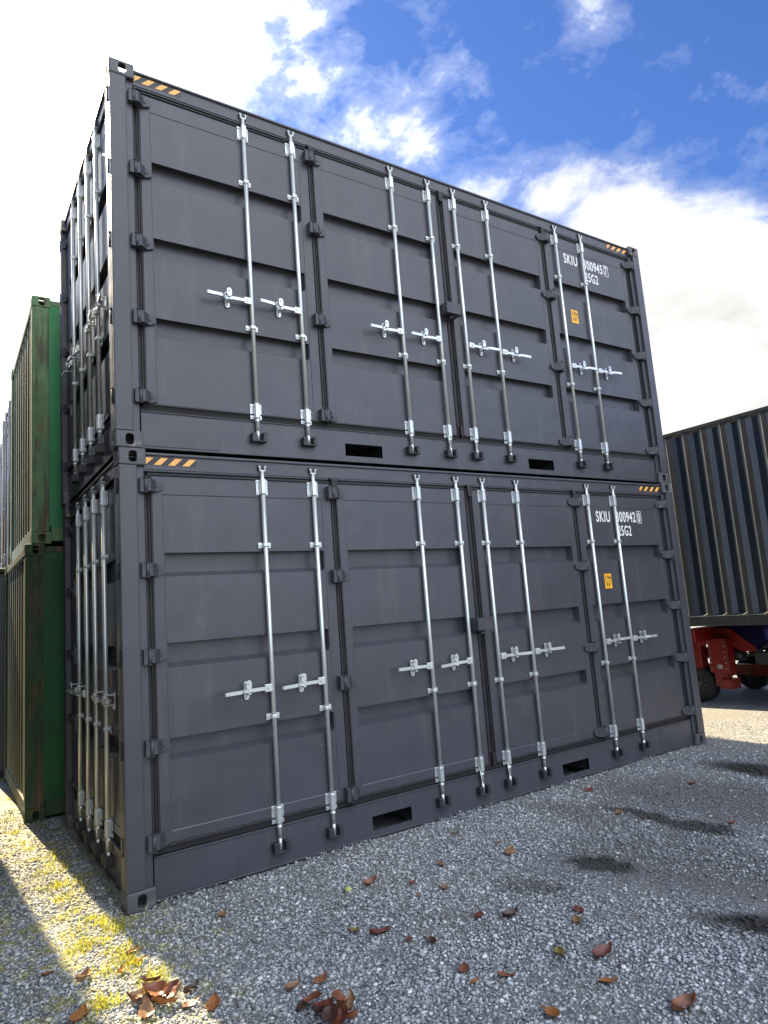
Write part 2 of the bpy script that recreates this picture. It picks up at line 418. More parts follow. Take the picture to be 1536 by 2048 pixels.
def bottom_rail(bm, xa, xb, pockets, y0=.050, y1=.075):
    z0, z1, zp0, zp1 = .024, .270, .062, .166
    x = xa
    for a, b in pockets:
        box(bm, x, a, y0, y1, z0, z1, 0); box(bm, a, b, y0, y1, z0, zp0, 0); box(bm, a, b, y0, y1, zp1, z1, 0); x = b
    box(bm, x, xb, y0, y1, z0, z1, 0)
    box(bm, xa, xb, y0-.010, y1+.02, .270, .278, .002)
    box(bm, xa, xb, y0-.004, y1, .012, .024, .002)
    box(bm, xa, xa+.55, y0-.004, y0+.002, .030, .262, .002)   # doubler plates by the castings
    box(bm, xb-.55, xb, y0-.004, y0+.002, .030, .262, .002)

def text_mesh(s, size, sx, m, gap=1.0):
    c = bpy.data.curves.new('t', 'FONT'); c.body = s; c.size = size; c.space_character = 1.12; c.offset = size*.016; c.extrude = .0004
    o = bpy.data.objects.new('t', c); COL.objects.link(o)
    me = bpy.data.meshes.new_from_object(o.evaluated_get(bpy.context.evaluated_depsgraph_get()))
    bpy.data.objects.remove(o)
    xs = [v.co.x for v in me.vertices]; ys = [v.co.y for v in me.vertices]
    return me, min(xs), max(xs), min(ys), max(ys)
def add_text(bm, s, x0, x1, z0, z1, y, mi=0):
    me, a, b, c, d = text_mesh(s, 1.0, 1, None)
    for v in me.vertices:
        v.co = Vector((x0+(v.co.x-a)/(b-a)*(x1-x0), y-v.co.z*1.0, z0+(v.co.y-c)/(d-c)*(z1-z0)))
    for p in me.polygons: p.material_index = mi
    me.update(); bm.from_mesh(me)

def stripes(bm, x0, x1, z0, z1, y, first):
    box(bm, x0, x1, y-.0012, y+.001, z0, z1, 0, mi=0)
    w = .048; per = .098; sl = .052
    x = x0+first
    while x < x1:
        a = [(x, z0+.002), (x+w, z0+.002), (x+w+sl, z1-.002), (x+sl, z1-.002)]
        a = [(min(max(p[0], x0+.001), x1-.001), p[1]) for p in a]
        if a[1][0]-a[0][0] > .004 or a[2][0]-a[3][0] > .004:
            # clip the band against the ends of the sticker
            def clip(poly, lim, keep):
                out = []
                for i in range(4 if len(poly) == 4 else len(poly)):
                    p, q = poly[i], poly[(i+1) % len(poly)]
                    if keep(p[0]): out.append(p)
                    if keep(p[0]) != keep(q[0]):
                        t = (lim-p[0])/(q[0]-p[0]); out.append((lim, p[1]+t*(q[1]-p[1])))
                return out
            raw = [(x, z0+.002), (x+w, z0+.002), (x+w+sl, z1-.002), (x+sl, z1-.002)]
            po = clip(raw, x0, lambda v: v >= x0); po = clip(po, x1, lambda v: v <= x1) if po else po
            if len(po) >= 3:
                vs = [bm.verts.new((p[0], y-.0022, p[1])) for p in po]
                f = bm.faces.new(vs); f.material_index = 1
                if f.normal.y > 0: f.normal_flip()
        x += per

def rod_set(door, x, s, key, y=.030):
    """bar, brackets and handle of one locking bar; s = side the handle points to"""
    lb = part('locking_bar', 'rod', rod, M['zinc'], door, (x, y, 0))
    return lb
def add_rod(door, x, s, y=.030):
    part('locking_bar', 'rod', rod, M['zinc'], door, (x, y, 0))
    part('cam_head', 'topcam', topcam, M['zincb'], door, (x, y, 0))
    for z in (2.668, .352): part('bar_bracket', 'bb', brk_big, M['zincb'], door, (x, y, z))
    for z in (2.232, 1.014): part('bar_bracket', 'bs', brk_small, M['zincb'], door, (x, y, z))
    part('lever_handle', ('h', s), lambda b: handle(b, s), M['zincb'], door, (x, y, 1.217), (0, random.uniform(-.05, .05), 0))
    part('handle_catch', ('r', s), lambda b: retainer(b, s), M['zincb'], door, (x, y, 1.217))

def grey_container(loc, rot, number, check, label):
    root = bpy.data.objects.new('shipping_container', None); COL.objects.link(root); root.location = loc; root.rotation_euler = (0, 0, rot)
    tag(root, label, 'container', 'grey side door containers stacked in two')
    # posts
    def post(bm):
        box(bm, .002, .116, .003, .050, .118, Hc-.118, .006, 2)
        box(bm, .105, .168, .034, .090, .118, Hc-.118, .003)
        box(bm, .002, .050, .050, .150, .118, Hc-.118, .005, 2)
    def postm(bm):
        box(bm, Lc-.116, Lc-.002, .003, .050, .118, Hc-.118, .006, 2)
        box(bm, Lc-.168, Lc-.105, .034, .090, .118, Hc-.118, .003)
        box(bm, Lc-.050, Lc-.002, .050, .150, .118, Hc-.118, .005, 2)
    def postb(bm):
        box(bm, .002, .100, Wc-.116, Wc-.003, .118, Hc-.118, .006, 2)
    def postbm(bm):
        box(bm, Lc-.100, Lc-.002, Wc-.116, Wc-.003, .118, Hc-.118, .006, 2)
    for i, f in enumerate((post, postm, postb, postbm)): part('corner_post', ('post', i), f, M['grey'], root)
    for x in (0, 1):
        for y in (0, 1):
            for t in (0, 1): casting(root, x, y, 0, t, Lc, Wc, Hc, M['casting'])
    part('bottom_rail', 'brf', lambda b: bottom_rail(b, .178, Lc-.178, PX), M['grey'], root)
    for a, b in PX:
        def pocket(bm):
            box(bm, a-.012, a, .052, Wc-.010, .056, .176, 0); box(bm, b, b+.012, .052, Wc-.01, .056, .176, 0)
            box(bm, a-.011, b+.011, .052, Wc-.010, .167, .175, 0)
        part('fork_pocket', ('pock', a), pocket, M['black'], root)
    def cross(bm):
        for i in range(14):
            x = .4+i*.40
            if any(a-.06 < x < b+.06 for a, b in PX): continue
            box(bm, x, x+.045, .06, Wc-.06, .16, .28, 0)
    part('cross_members', 'crm', cross, M['black'], root)
    part('bottom_rail', 'brb', lambda b: box(b, .178, Lc-.178, Wc-.06, Wc-.006, .028, .288, .003), M['grey'], root)
    def floor_(bm): box(bm, .06, Lc-.06, .062, Wc-.06, .285, .31, 0)
    part('floor_panel', 'fl', floor_, M['void'], root)
    # header
    def header(bm):
        box(bm, .168, Lc-.168, .040, .095, 2.762, 2.855, 0)
        box(bm, .178, Lc-.178, .026, .100, 2.855, 2.877, .008, 3)
        box(bm, .168, Lc-.168, .046, .100, 2.748, 2.762, .002)
    part('top_rail', 'hd', header, M['grey'], root)
    def ends(bm):
        box(bm, .050, .09, .162, Wc-.162, .024, .270, .003); box(bm, .040, .09, .162, Wc-.162, .270, .278, .002)
        box(bm, .042, .09, .162, Wc-.162, 2.762, 2.855, .003); box(bm, .026, .092, .162, Wc-.162, 2.855, 2.874, .008, 3)
        box(bm, Lc-.07, Lc-.004, .162, Wc-.162, .028, .285, .003); box(bm, Lc-.08, Lc-.006, .162, Wc-.162, 2.762, 2.868, .004)
        box(bm, .178, Lc-.178, Wc-.07, Wc-.006, 2.80, 2.868, .004)
    part('end_frame', 'ef', ends, M['grey'], root)
    def roof(bm):
        box(bm, .08, Lc-.08, .08, Wc-.07, 2.845, 2.856, 0)
        for i in range(20): box(bm, .25+i*.28, .36+i*.28, .20, Wc-.20, 2.856, 2.872, .006)
    part('roof_panel', 'rf', roof, M['grey'], root)
    def walls(bm):
        corr(bm, Lc-.2, .288, 2.80, u0=.1)
        for v in bm.verts: v.co.y = Wc-.012-v.co.y
    part('back_wall', 'bw', walls, M['grey'], root)
    def wallr(bm):
        corr(bm, Wc-.2, .285, 2.762, u0=.1)
        for v in bm.verts: v.co = Vector((Lc-.012-v.co.y, v.co.x, v.co.z))
        bmesh.ops.recalc_face_normals(bm, faces=bm.faces)
    part('end_wall', 'ew', wallr, M['grey'], root)
    # filler strips beside the doors
    def filler(bm):
        for a, b in ((.165, .226), (1.599, 1.661), (2.984, Lc-2.984), (Lc-1.661, Lc-1.599), (Lc-.226, Lc-.165)):
            box(bm, a, b, FY+.018, FY+.05, .300, 2.750, 0)
        box(bm, .165, Lc-.165, FY+.018, FY+.05, .296, .335, 0); box(bm, .165, Lc-.165, FY+.018, FY+.05, 2.720, 2.755, 0)
    for a in (1.632, 3.029, Lc-1.632):
        def flap(bm):
            prism(bm, [(a-.045, 2.762), (a+.045, 2.757), (a+.030, 2.742), (a+.022, 2.655), (a-.020, 2.655), (a-.026, 2.742)], 'y', .026, .042, bev=.003)
        part('rubber_flap', ('flp', a), flap, M['rubber'], root)
        part('rubber_flap', ('flb', a), lambda b: box(b, a-.014, a+.014, .030, .075, .318, .420, .003), M['rubber'], root)
    part('door_frame', 'fil', filler, M['rubber'], root)
    # side doors
    hz5 = [2.645, 2.075, 1.512, .942, .372]; hz4 = [2.640, 1.985, 1.180, .372]
    for i, (x0, x1, r0, r1) in enumerate(DOORS):
        d = part('side_door', ('door', i), lambda b: panel(b, x0, x1, .338, 2.718, r0, r1), M['grey'], root)
        part('door_gasket', ('gas', i), lambda b: gasket(b, x0+.001, x1-.001, .339, 2.717, .029), M['rubber'], d)
        s = -1 if i < 2 else 1
        for x in ROD_X[2*i:2*i+2]: add_rod(d, x, s)
        if i == 0:
            for z in hz5: part('hinge', ('hg', 1), lambda b: hinge(b, 1), M['hinge'], d, (.172, 0.005, z))
        if i == 1:
            for z in hz4: part('hinge', ('hg', 1), lambda b: hinge(b, 1), M['hinge'], d, (1.600, 0.005, z))
        if i == 2:
            for z in hz4: part('hinge', ('hg', -1), lambda b: hinge(b, -1), M['hinge'], d, (Lc-1.600, 0.005, z))
        if i == 3:
            for z in hz5: part('hinge', ('hg', -1), lambda b: hinge(b, -1), M['hinge'], d, (Lc-.172, 0.005, z))
            def letters(bm):
                y = FY+.0035-.0012
                add_text(bm, 'SKIU', 4.752, 4.972, 2.440, 2.556, y)
                add_text(bm, number, 5.078, 5.402, 2.440, 2.556, y)
                add_text(bm, check, 5.444 if check != '7' else 5.440, 5.482, 2.446, 2.550, y)
                for a in ((5.426, 5.502, 2.560, 2.566), (5.426, 5.502, 2.430, 2.436), (5.426, 5.432, 2.430, 2.566), (5.496, 5.502, 2.430, 2.566)):
                    box(bm, a[0], a[1], y-.0006, y+.0006, a[2], a[3], 0)
                add_text(bm, '25G2', 5.082, 5.302, 2.292, 2.404, y)
            bm = BM(); letters(bm); link('lettering', new_mesh('lettering', bm, M['white']), d)
            def stick(bm):
                y = FY+.0035
                box(bm, 4.760, 4.884, y-.0012, y+.001, 1.738, 1.904, .004, mi=1)
                box(bm, 4.766, 4.878, y-.0018, y, 1.744, 1.898, .004, mi=0)
                add_text(bm, '2.9m', 4.776, 4.868, 1.838, 1.880, y-.0030, 1)
                add_text(bm, "9'6''", 4.790, 4.856, 1.766, 1.806, y-.0030, 1)
                box(bm, 4.774, 4.870, y-.0026, y-.001, 1.818, 1.823, 0, mi=1)
            part('height_sticker', 'stk', stick, [M['yellow'], M['sblack']], d)
    for x in ROD_X:
        part('cam_keeper', 'kp', keeper, M['black'], root, (x, .046, .145))
        part('cam_keeper', 'tk', topkeep, M['black'], root, (x, .040, 2.812))
    def tie(bm):
        P = [(-.020, .010, .330), (-.022, -.012, .300), (-.016, -.016, .22), (-.020, -.020, .165), (-.014, -.022, .120)]
        for a, b in zip(P[:-1], P[1:]): cyl(bm, a, b, .0035, n=6)
    for x in ROD_X[3:5]: part('seal_tie', 'tie', tie, M['white'], root, (x, .030, 0))
    def lbox(bm):
        box(bm, 2.905, 3.075, -.062, .050, 1.462, 1.468, .001); box(bm, 2.905, 3.075, -.064, -.058, 1.462, 1.570, .0015)
        box(bm, 2.905, 2.911, -.060, .050, 1.462, 1.570, .001); box(bm, 3.069, 3.075, -.060, .050, 1.462, 1.570, .001)
        box(bm, 2.960, 3.000, -.030, .050, 1.432, 1.448, .002)
    part('lock_box', 'lb', lbox, M['hinge'], root)
    part('hazard_stripes', 'hs', lambda b: stripes(b, .182, .535, 2.792, 2.846, .040, -.045), [M['sblack'], M['orange']], root)
    part('hazard_stripes', 'hs2', lambda b: stripes(b, Lc-.545, Lc-.182, 2.792, 2.846, .040, -.030), [M['sblack'], M['orange']], root)
    # end doors: written as if on the long side, then turned (u -> -y)
    Rz = Matrix.Rotation(-math.pi/2, 4, 'Z')                     # (x,y)->(y,-x)
    for i, (u0, u1) in enumerate(((.130, 1.208), (1.230, 2.308))):
        d = part('end_door', ('ed', i), lambda b: panel(b, Wc-u1, Wc-u0, .338, 2.718, Wc-u1+.10, Wc-u0-.08), M['grey'], root, (0, Wc, 0), (0, 0, -math.pi/2))
        part('door_gasket', ('eg', i), lambda b: gasket(b, Wc-u1, Wc-u0, .339, 2.717, .012), M['rubber'], d)
        for yy in ((.67, 1.04) if i == 0 else (1.40, 1.77)): add_rod(d, Wc-yy, -1 if i else 1)
        for z in hz5: part('hinge', ('hg', -1 if i == 0 else 1), lambda b: hinge(b, -1 if i == 0 else 1), M['hinge'], d, ((Wc-.075) if i == 0 else .075, 0.012, z))
    for yy in (.67, 1.04, 1.40, 1.77):
        part('cam_keeper', 'kp', keeper, M['black'], root, (.046, yy, .145), (0, 0, -math.pi/2))
        part('cam_keeper', 'tk', topkeep, M['black'], root, (.040, yy, 2.812), (0, 0, -math.pi/2))
    return root
lower = grey_container((0, 0, 0), 0, '300942', '0', 'charcoal grey container with four side doors standing on the gravel, lower of the two')
upper = grey_container((-.016, 0.002, 2.896), .0006, '300945', '7', 'charcoal grey container with four side doors stacked on top of another against the sky')

# ------------------------------------------------------------------ plainer containers
def plain_container(name, loc, rot, L, Wd, H, mats, label, group, end='wall', side='corr', phase=0.0, rods=(), cat='container', railtop=None):
    root = bpy.data.objects.new(name, None); COL.objects.link(root); root.location = loc; root.rotation_euler = (0, 0, rot)
    tag(root, label, cat, group)
    mp, ms, me_, mr = mats     # post, long side, end, rails
    for i, (x, y) in enumerate(((0, 0), (1, 0), (0, 1), (1, 1))):
        def f(bm):
            xa, xb = (.003, .160) if x == 0 else (L-.160, L-.003); ya, yb = (.003, .120) if y == 0 else (Wd-.120, Wd-.003)
            box(bm, xa, xb, ya, yb, .118, H-.118, .006, 2)
        part('corner_post', (name, L, H, mp.name, 'p', i), f, mp, root)
        for t in (0, 1): casting(root, x, y, 0, t, L, Wd, H, mp)
    def rails(bm):
        for ya, yb in ((.008, .058), (Wd-.058, Wd-.008)):
            box(bm, .178, L-.178, ya, yb, .03, .17, .004); box(bm, .178, L-.178, ya, yb+.0, H-.085, H-.025, .006, 2)
        for xa, xb in ((.008, .058), (L-.058, L-.008)):
            box(bm, xa, xb, .162, Wd-.162, .03, .17, .004); box(bm, xa, xb, .162, Wd-.162, H-.10, H-.025, .006, 2)
    part('frame_rails', (name, L, H, mr.name, 'r'), rails, mr, root)
    def sides(bm):
        corr(bm, L-.30, .17, H-.085, u0=.15, y=.010, phase=phase)
    part('side_wall', (name, L, H, ms.name, 's', phase), sides, ms, root)
    def sideb(bm):
        corr(bm, L-.30, .17, H-.085, u0=.15, y=.010, phase=phase)
        for v in bm.verts: v.co.y = Wd-v.co.y
        bmesh.ops.recalc_face_normals(bm, faces=bm.faces)
    part('side_wall', (name, L, H, ms.name, 'sb'), sideb, ms, root)
    def roof(bm): box(bm, .03, L-.03, .03, Wd-.03, H-.060, H-.040, .003); box(bm, .03, L-.03, .03, Wd-.03, .12, .16, 0)
    part('roof_panel', (name, L, H, 'f'), roof, mr, root)
    def endw(bm, far=False):
        corr(bm, Wd-.24, .17, H-.10, u0=.12, y=.022, depth=.036, phase=.03, per=.25)
        for v in bm.verts: v.co = Vector((v.co.y if not far else L-v.co.y, v.co.x, v.co.z))
        bmesh.ops.recalc_face_normals(bm, faces=bm.faces)
    part('end_wall', (name, L, H, 'e2'), lambda b: endw(b, True), ms, root)
    if end == 'wall':
        part('end_wall', (name, L, H, 'e1'), endw, me_, root)
    else:
        for i, (u0, u1) in enumerate(((.130, 1.208), (1.230, 2.308))):
            def pn(b):
                box(b, Wd-u1, Wd-u0, .030, .075, .18, H-.10, .004)
                for z in (.6, 1.15, 1.7, 2.2): box(b, Wd-u1+.06, Wd-u0-.06, .018, .032, z, z+.28, .008)
            d = part('end_door', (name, 'ed', i, H), pn, me_, root, (0, Wd, 0), (0, 0, -math.pi/2))
            for yy in ((.45, .90) if i == 0 else (1.54, 1.99)):
                lb = part('locking_bar', (name, 'rod', H), lambda b: (cyl(b, (0, 0, .12), (0, 0, H-.07), .0165, n=12), box(b, -.02, .02, -.02, .02, H-.32, H-.20, .006, 2), box(b, -.02, .02, -.02, .02, .22, .34, .006, 2), box(b, -.03, .03, -.02, .01, 1.0, 1.04, .004)), M['silver'], d, (Wd-yy, -.004, 0))
    return root
GH = 2.591
M['greenpost2'] = mat('dark_green_post', (.028, .060, .026), .7, 0, .3, .3, 6, .0015, 40, rusty_green)  # darker post, side and end colours for the lower green container
M['green2'] = mat('dark_green_paint', (.005, .070, .018), .55, 0, .4, .25, 2.0, .0006, 50)
M['pale2'] = mat('dark_olive_paint', (.13, .15, .085), .6, 0, .3, .2, 3.0, .0008, 50, soft_green)
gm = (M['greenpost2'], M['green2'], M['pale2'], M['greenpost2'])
gg = 'old green containers stacked behind the grey ones'
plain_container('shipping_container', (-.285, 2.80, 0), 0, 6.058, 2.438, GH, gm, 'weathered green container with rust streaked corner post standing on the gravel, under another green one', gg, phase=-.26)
plain_container('shipping_container', (-.228, 2.80, GH), 0, 6.058, 2.438, GH, (M['greenpost'], M['green'], M['palegreen'], M['greenpost']), 'green corrugated container on top of the green stack, sunlit at its ribbed end', gg, phase=-.26)
dm = (M['navy'], M['navy'], M['navy'], M['navy'])
dg = 'dark grey containers at the far left of the row'
plain_container('shipping_container', (-.40, 5.36, 0), 0, 6.058, 2.438, GH, dm, 'dark grey container on the ground just behind the lower green one', dg, end='doors')
plain_container('shipping_container', (-.16, 5.36, GH), 0, 6.058, 2.438, GH, dm, 'dark grey container with door bars, raised just behind the upper green one', dg, end='doors')
plain_container('shipping_container', (-.24, 7.95, 0), 0, 6.058, 2.438, GH, dm, 'dark grey container on the ground at the left edge, last of the row', dg, end='doors')
plain_container('shipping_container', (-.10, 7.95, GH), 0, 6.058, 2.438, GH, dm, 'dark grey container at the left edge, upper of the last stack in the row', dg, end='doors')
# the row across the lane, whose shadow falls over the left of the lane
for k in range(2):
    plain_container('shipping_container', (-.755, 2.62+2.438, k*GH), math.pi, 6.058, 2.438, GH, dm, 'dark container left of the gravel lane, %s' % ('on the ground' if k == 0 else 'stacked on top'), 'containers across the lane', end='doors')

for k in range(2):  # unseen stacks, added to block skylight and darken the grey end
    plain_container('shipping_container', (-1.42, -2.42+2.438, k*GH), math.pi, 6.058, 2.438, GH, dm, 'unseen dark container, added to block skylight, left of where the photographer stands, %s' % ('on the ground' if k == 0 else 'stacked on top'), 'containers across the lane', end='doors')
    plain_container('shipping_container', (-.90, .12+2.438, k*GH), math.pi, 6.058, 2.438, GH, dm, 'unseen dark container, added to block skylight, beside the lane and nearest to the photographer, %s' % ('on the ground' if k == 0 else 'stacked on top'), 'containers across the lane', end='doors')

# ------------------------------------------------------------------ trailer with container, right
TA = math.radians(-88.3)      # local +x runs along the trailer towards the viewer
def tl(x, y, z): return Vector((8.03, 1.6, 0))+Matrix.Rotation(TA, 3, 'Z') @ Vector((x, y, z))
tc_root = plain_container('shipping_container', tuple(tl(-5.0, 0, 1.105)), TA, 12.19, 2.438, 2.896, (M['navy'], M['navy'], M['navy'], M['navy']),
    'dark blue grey corrugated container riding on the red trailer', None, phase=.12)

def world_part(name, fn, m, parent, smooth=False):
    bm = BM(); fn(bm); me = new_mesh(name, bm, m, smooth)
    return link(name, me, parent)
tr = bpy.data.objects.new('trailer', None); COL.objects.link(tr)
tag(tr, 'red trailer chassis with dark blue beams standing under the corrugated container', 'trailer')
def beams(bm):
    for x in (8.95, 9.85):
        box(bm, x, x+.012, -8.0, 1.30, .74, 1.085, .002); box(bm, x-.06, x+.07, -8.0, 1.30, .725, .745, .002); box(bm, x-.06, x+.07, -8.0, 1.30, 1.080, 1.098, .002)
    for i in range(8): box(bm, 8.10, 10.50, .2-i*1.1, .28-i*1.1, .95, 1.075, .003)
world_part('main_beam', beams, M['blue'], tr)
def redframe(bm):
    box(bm, 8.12, 10.55, 1.30, 1.46, .90, 1.095, .006)
    prism(bm, [(2.6, .82), (1.38, .82), (1.33, .90), (1.33, 1.06), (2.6, 1.06)], 'x', 8.46, 8.50, bev=.003)
    prism(bm, [(1.42, 1.05), (1.42, .93), (.90, .735), (.72, .735), (.72, .80), (1.04, 1.05)], 'x', 8.60, 8.66, bev=.003)
    prism(bm, [(1.42, 1.05), (1.42, .93), (.90, .735), (.72, .735), (.72, .80), (1.04, 1.05)], 'x', 9.30, 9.36, bev=.003)
    box(bm, 8.50, 10.4, 1.60, 1.72, .60, .76, .006)
    for y in (1.5, 2.1): box(bm, 8.30, 8.46, y, y+.05, .93, .96, .004)
world_part('cross_frame', redframe, M['red'], tr)
def leg(x):
    def f(bm):
        box(bm, x, x+.16, 1.06, 1.34, .44, .93, .008, 2)
        box(bm, x-.012, x+.172, 1.045, 1.06, .40, .90, .004)
        box(bm, x+.02, x+.14, 1.10, 1.30, .24, .46, .006)
        box(bm, x-.03, x+.19, 1.02, 1.20, .22, .36, .008, 2)
        for z in (.25, .33):
            cyl(bm, (x-.032, 1.06, z), (x-.045, 1.06, z), .014, n=8); cyl(bm, (x-.032, 1.16, z), (x-.045, 1.16, z), .014, n=8)
        box(bm, x-.01, x+.17, 1.46, 1.60, .50, .94, .006)
    return f
world_part('landing_leg', leg(8.46), M['red'], tr); world_part('landing_leg', leg(10.0), M['red'], tr)
def hose(P, r):
    def f(bm):
        for a, b in zip(P[:-1], P[1:]): cyl(bm, a, b, r, n=8)
    return f
for k in range(3): world_part('brake_hose', hose([(8.72+.07*k, 1.45-.9*t/10, .86-.22*math.sin(math.pi*t/10)*(1-.2*k)-.02*k) for t in range(11)], .011), M['black'], tr)
world_part('brake_hose', hose([(9.4, 1.30, .72), (9.42, 1.1, .56), (9.4, .8, .55), (9.4, .5, .70)], .013), M['black'], tr)
world_part('air_tank', lambda b: cyl(b, (8.78, 1.20, .66), (8.78, .98, .66), .075, n=18), M['black'], tr)
world_part('tool_box', lambda b: box(b, 8.70, 8.86, .62, .80, .54, .72, .01, 2), M['black'], tr)
def bolts(bm):
    for z in (.50, .58, .66, .74, .82, .88):
        for y in (1.09, 1.31): cyl(bm, (8.462, y, z), (8.448, y, z), .010, n=8)
    for y in (1.0, 1.1, 1.2): cyl(bm, (8.60, y, .84), (8.588, y, .84), .011, n=8)
    for y in (2.0, 1.7, .7, .4): cyl(bm, (9.55, y, .36), (9.535, y, .36), .012, n=8)
world_part('bolt', bolts, M['silver'], tr)
def plates(bm):
    for x in (8.445, 9.985): box(bm, x, x+.006, 1.14, 1.22, .50, .56, .001)
    box(bm, 8.455, 8.459, 1.46, 1.50, .875, .915, 0); box(bm, 8.455, 8.459, 1.54, 1.58, .880, .915, 0)
world_part('reflector', plates, M['silver'], tr)
def bumper(bm):
    box(bm, 9.55, 9.63, -.4, 2.6, .27, .44, .008, 2)
    for y in (1.35, .95): cyl(bm, (9.55, y, .36), (9.54, y, .36), .045, n=16)
world_part('side_guard', bumper, M['red'], tr)
def wheel(cx, cy, r, w, parent):
    def ty(bm):
        n = 40; prof = [(-w/2, r*.62), (-w/2, r*.90), (-w/2+.03, r), (w/2-.03, r), (w/2, r*.90), (w/2, r*.62)]
        rings = []
        for i in range(n):
            a = 2*math.pi*i/n; k = 1.0 if i % 2 else .985
            rings.append([bm.verts.new((p[0], math.cos(a)*p[1]*(k if p[1] == r else 1), math.sin(a)*p[1]*(k if p[1] == r else 1))) for p in prof])
        for i in range(n):
            for j in range(len(prof)-1): bm.faces.new((rings[i][j], rings[(i+1) % n][j], rings[(i+1) % n][j+1], rings[i][j+1]))
        bmesh.ops.recalc_face_normals(bm, faces=bm.faces)
    k = ('tyre', r, w)
    o = part('wheel', k, ty, M['tyre'], parent, (cx, cy, r))
    def rim(bm):
        cyl(bm, (-w/2+.04, 0, 0), (w/2-.04, 0, 0), r*.63, n=28); cyl(bm, (-w/2, 0, 0), (w/2, 0, 0), r*.22, n=16)
        for i in range(8):
            a = math.pi*i/4; cyl(bm, (-w/2+.03, math.cos(a)*r*.36, math.sin(a)*r*.36), (-w/2+.01, math.cos(a)*r*.36, math.sin(a)*r*.36), .018, n=8)
    part('rim', ('rim', r, w), rim, M['black'], o)
wheel(8.60, 1.60, .26, .20, tr); wheel(10.05, 1.60, .26, .20, tr)
for y in (.62, -.75, -2.1):
    for x in (8.32, 9.98): wheel(x+(.0 if x > 9 else .0), y if x > 9 else y-1.4, .50, .30, tr)

# ------------------------------------------------------------------ ground
STAINS = [(5.32, -1.02, .55, .20, -84, 1.0), (3.58, -1.00, .38, .10, -88, .9), (3.60, -1.42, .30, .14, -80, .9), (2.56, -1.42, .24, .12, -70, .95),
          (2.02, -1.37, .24, .10, -60, .45), (2.54, -2.52, .36, .13, -62, 1.0), (4.0, -.85, .5, .12, -85, .35), (4.3, -1.15, 1.0, .55, -80, .36), (2.95, -1.85, .85, .36, -70, .34), (3.3, -1.0, .9, .25, -88, .3)]
def stain_nodes(t):
    g = N(t, 'ShaderNodeNewGeometry'); P = g.outputs['Position']
    nz = N(t, 'ShaderNodeTexNoise'); LK(t, P, nz.inputs['Vector']); nz.inputs['Scale'].default_value = 6; nz.inputs['Detail'].default_value = 5
    off = N(t, 'ShaderNodeVectorMath', operation='MULTIPLY_ADD'); LK(t, nz.outputs['Color'], off.inputs[0]); off.inputs[1].default_value = (.26, .26, 0); LK(t, P, off.inputs[2])
    tot = None
    for cx, cy, rx, ry, an, k in STAINS:
        m = N(t, 'ShaderNodeMapping', vector_type='TEXTURE'); LK(t, off.outputs[0], m.inputs[0])
        m.inputs['Location'].default_value = (cx+.13, cy+.13, 0); m.inputs['Rotation'].default_value = (0, 0, R_(an)); m.inputs['Scale'].default_value = (rx, ry, 50)
        l = N(t, 'ShaderNodeVectorMath', operation='LENGTH'); LK(t, m.outputs[0], l.inputs[0])
        f = MA(t, 'MULTIPLY', MA(t, 'MULTIPLY_ADD', l.outputs['Value'], -1.5, 2.0, clamp=True), k)
        tot = f if tot is None else MA(t, 'MAXIMUM', tot, f)
    return P, tot
def big_noise(t, P, scale, det=4, ro=.55):
    n = N(t, 'ShaderNodeTexNoise'); LK(t, P, n.inputs['Vector']); n.inputs['Scale'].default_value = scale; n.inputs['Detail'].default_value = det; n.inputs['Roughness'].default_value = ro
    return n.outputs['Fac']
def moss_mask(t, P):
    # green growth along the lane at the left
    sp = N(t, 'ShaderNodeSeparateXYZ'); LK(t, P, sp.inputs[0])
    a = MA(t, 'MULTIPLY_ADD', sp.outputs[0], -3.0, 1.1, clamp=True)
    n = RAMP(t, big_noise(t, P, 7, 6, .7), [(.49, 0.0), (.60, 1.0)])
    return MA(t, 'MULTIPLY', a, n)
def ground_mat():
    m = bpy.data.materials.new('gravel_ground'); m.use_nodes = True; t = m.node_tree; b = t.nodes['Principled BSDF']
    P, st = stain_nodes(t)
    v = N(t, 'ShaderNodeTexVoronoi'); LK(t, P, v.inputs['Vector']); v.inputs['Scale'].default_value = 75
    sc = N(t, 'ShaderNodeSeparateColor'); LK(t, v.outputs['Color'], sc.inputs[0])
    c = RAMP(t, sc.outputs[0], [(0.0, (.12, .13, .14)), (.5, (.23, .243, .255)), (.9, (.36, .37, .38)), (1.0, (.52, .525, .515))])
    edge = RAMP(t, v.outputs['Distance'], [(.30, 1.0), (.75, .35)])
    c = MIX(t, 1.0, c, edge, 'MULTIPLY')
    # fine sandy tracks
    sand = RAMP(t, big_noise(t, P, .9, 5, .6), [(.46, 0.0), (.60, .85)])
    c = MIX(t, sand, c, MIX(t, big_noise(t, P, 160, 2), (.125, .125, .12), (.22, .215, .20)))
    c = MIX(t, MA(t, 'MULTIPLY', moss_mask(t, P), .6), c, (.24, .24, .05))
    c = MIX(t, MA(t, 'MULTIPLY', st, .94), c, (.030, .027, .025))
    LK(t, c, b.inputs['Base Color']); b.inputs['Roughness'].default_value = .8; b.inputs['Specular IOR Level'].default_value = .3
    bn = N(t, 'ShaderNodeBump'); bn.inputs['Distance'].default_value = .006; bn.invert = True; LK(t, v.outputs['Distance'], bn.inputs['Height']); LK(t, bn.outputs[0], b.inputs['Normal'])
    return m
